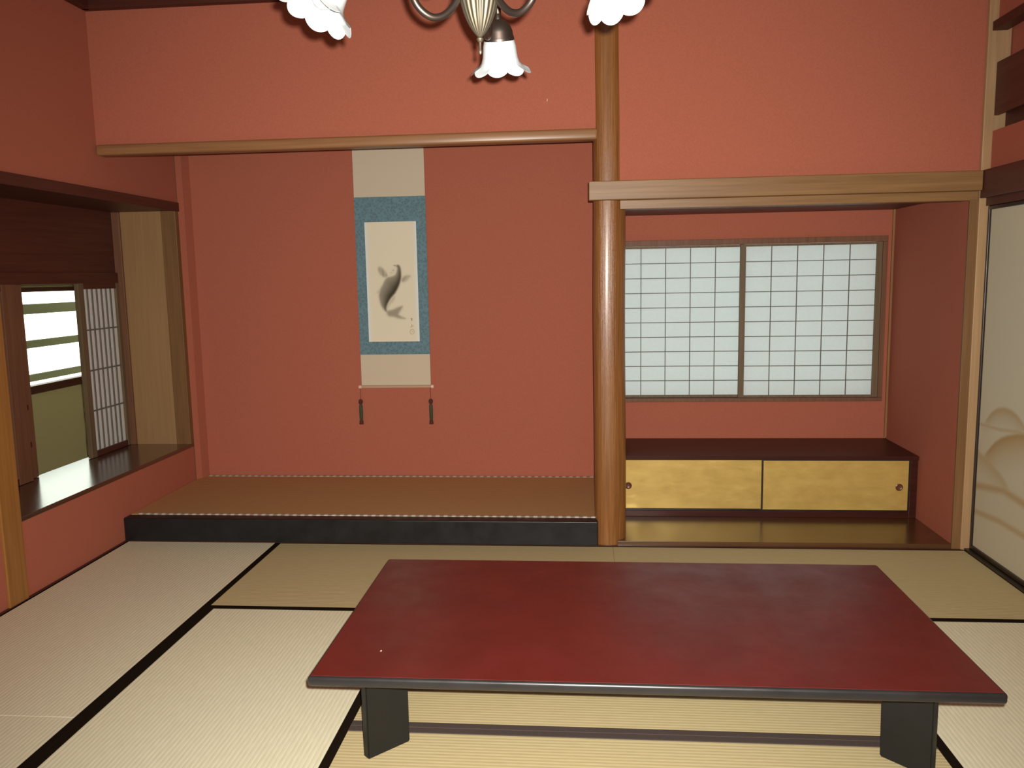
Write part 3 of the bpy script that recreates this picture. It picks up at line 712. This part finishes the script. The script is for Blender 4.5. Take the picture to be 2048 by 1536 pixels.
def shade_mesh(bm, Mx):
    # frilled bell, axis -Z from the cap; the rim ripples
    seg, n = 144, 9; prof = [(0.036, 0.0, 0), (0.042, -0.006, 0), (0.0455, -0.02, 0), (0.047, -0.035, 0.0), (0.049, -0.05, 0.02), (0.053, -0.062, 0.12), (0.060, -0.071, 0.35), (0.070, -0.078, 0.7), (0.079, -0.083, 1.0), (0.082, -0.0865, 1.08)]
    def ring(r, z, k, dr):
        out = []
        for a in [2*PI*i/seg for i in range(seg)]:
            lobe = abs(math.sin(n*a/2))**0.8                 # rounded lobes, pinched notches between them
            rr = r + dr + k*0.006*(lobe-0.5); out.append(bm.verts.new(Mx @ Vector((rr*math.cos(a), rr*math.sin(a), z - k*0.0105*(lobe-0.45)))))
        return out
    rs = [ring(*p, 0) for p in prof] + [ring(p[0], p[1]+0.0015, p[2], -0.0025) for p in reversed(prof)]
    for a, c in zip(rs, rs[1:]):
        for i in range(seg): bm.faces.new((a[i], a[(i+1) % seg], c[(i+1) % seg], c[i]))
    for i in range(seg): bm.faces.new((rs[-1][i], rs[-1][(i+1) % seg], rs[0][(i+1) % seg], rs[0][i]))
for phi, tilt in ((88.0, 20), (208.5, 27), (-31.5, 27)):
    A = T0 @ Matrix.Rotation(math.radians(phi), 4, 'Z')
    b = BM(); ctrl = [(0.044, 2.098), (0.060, 2.062), (0.090, 2.033), (0.122, 2.028), (0.154, 2.052), (0.168, 2.10), (0.170, 2.16), (0.190, 2.215), (0.235, 2.245), (0.285, 2.232), (0.318, 2.185), (0.331, 2.135)]
    tube(b, [A @ Vector((r, 0, z)) for r, z in [(p.x, p.y) for p in spline([(a, c, 0) for a, c in ctrl], 8)]], 0.0085, 12); arm = part('arm', b, 'bronze', ch, True)
    b = BM(); ctrl = [(0.060, 2.100), (0.080, 2.085), (0.100, 2.070), (0.122, 2.075), (0.132, 2.095), (0.122, 2.112), (0.106, 2.112), (0.100, 2.098)]
    pp = [(p.x, p.y) for p in spline([(a, c, 0) for a, c in ctrl], 6)]
    pp = [(0.150 + (r-0.1)*0.55, 2.098+(z-2.095)*0.55) for r, z in pp]
    tube(b, [A @ Vector((r-0.035, 0, z+0.006)) for r, z in pp], 0.006, 10); part('scroll_curl', b, 'bronze', ch, True, parent=arm)
    H = A @ Matrix.Translation((0.342, 0, 2.085)) @ Matrix.Rotation(math.radians(-tilt), 4, 'Y')
    b = BM(); lathe(b, [(0.0415, -0.010), (0.0425, -0.004), (0.0415, 0.001), (0.0395, 0.006), (0.038, 0.018), (0.032, 0.032), (0.021, 0.043), (0.010, 0.048), (0.007, 0.058), (0.004, 0.062)], 32, H); part('socket_cap', b, 'bronze', ch, True)
    b = BM(); shade_mesh(b, H); part('lamp_shade', b, 'milk', ch, True, 'frilled white glass shade')
    b = BM(); lathe(b, [(0.010, 0.0), (0.013, -0.012), (0.024, -0.03), (0.028, -0.045), (0.024, -0.06), (0.012, -0.070), (0.002, -0.073)], 20, H); part('bulb', b, 'bulb', ch, True)
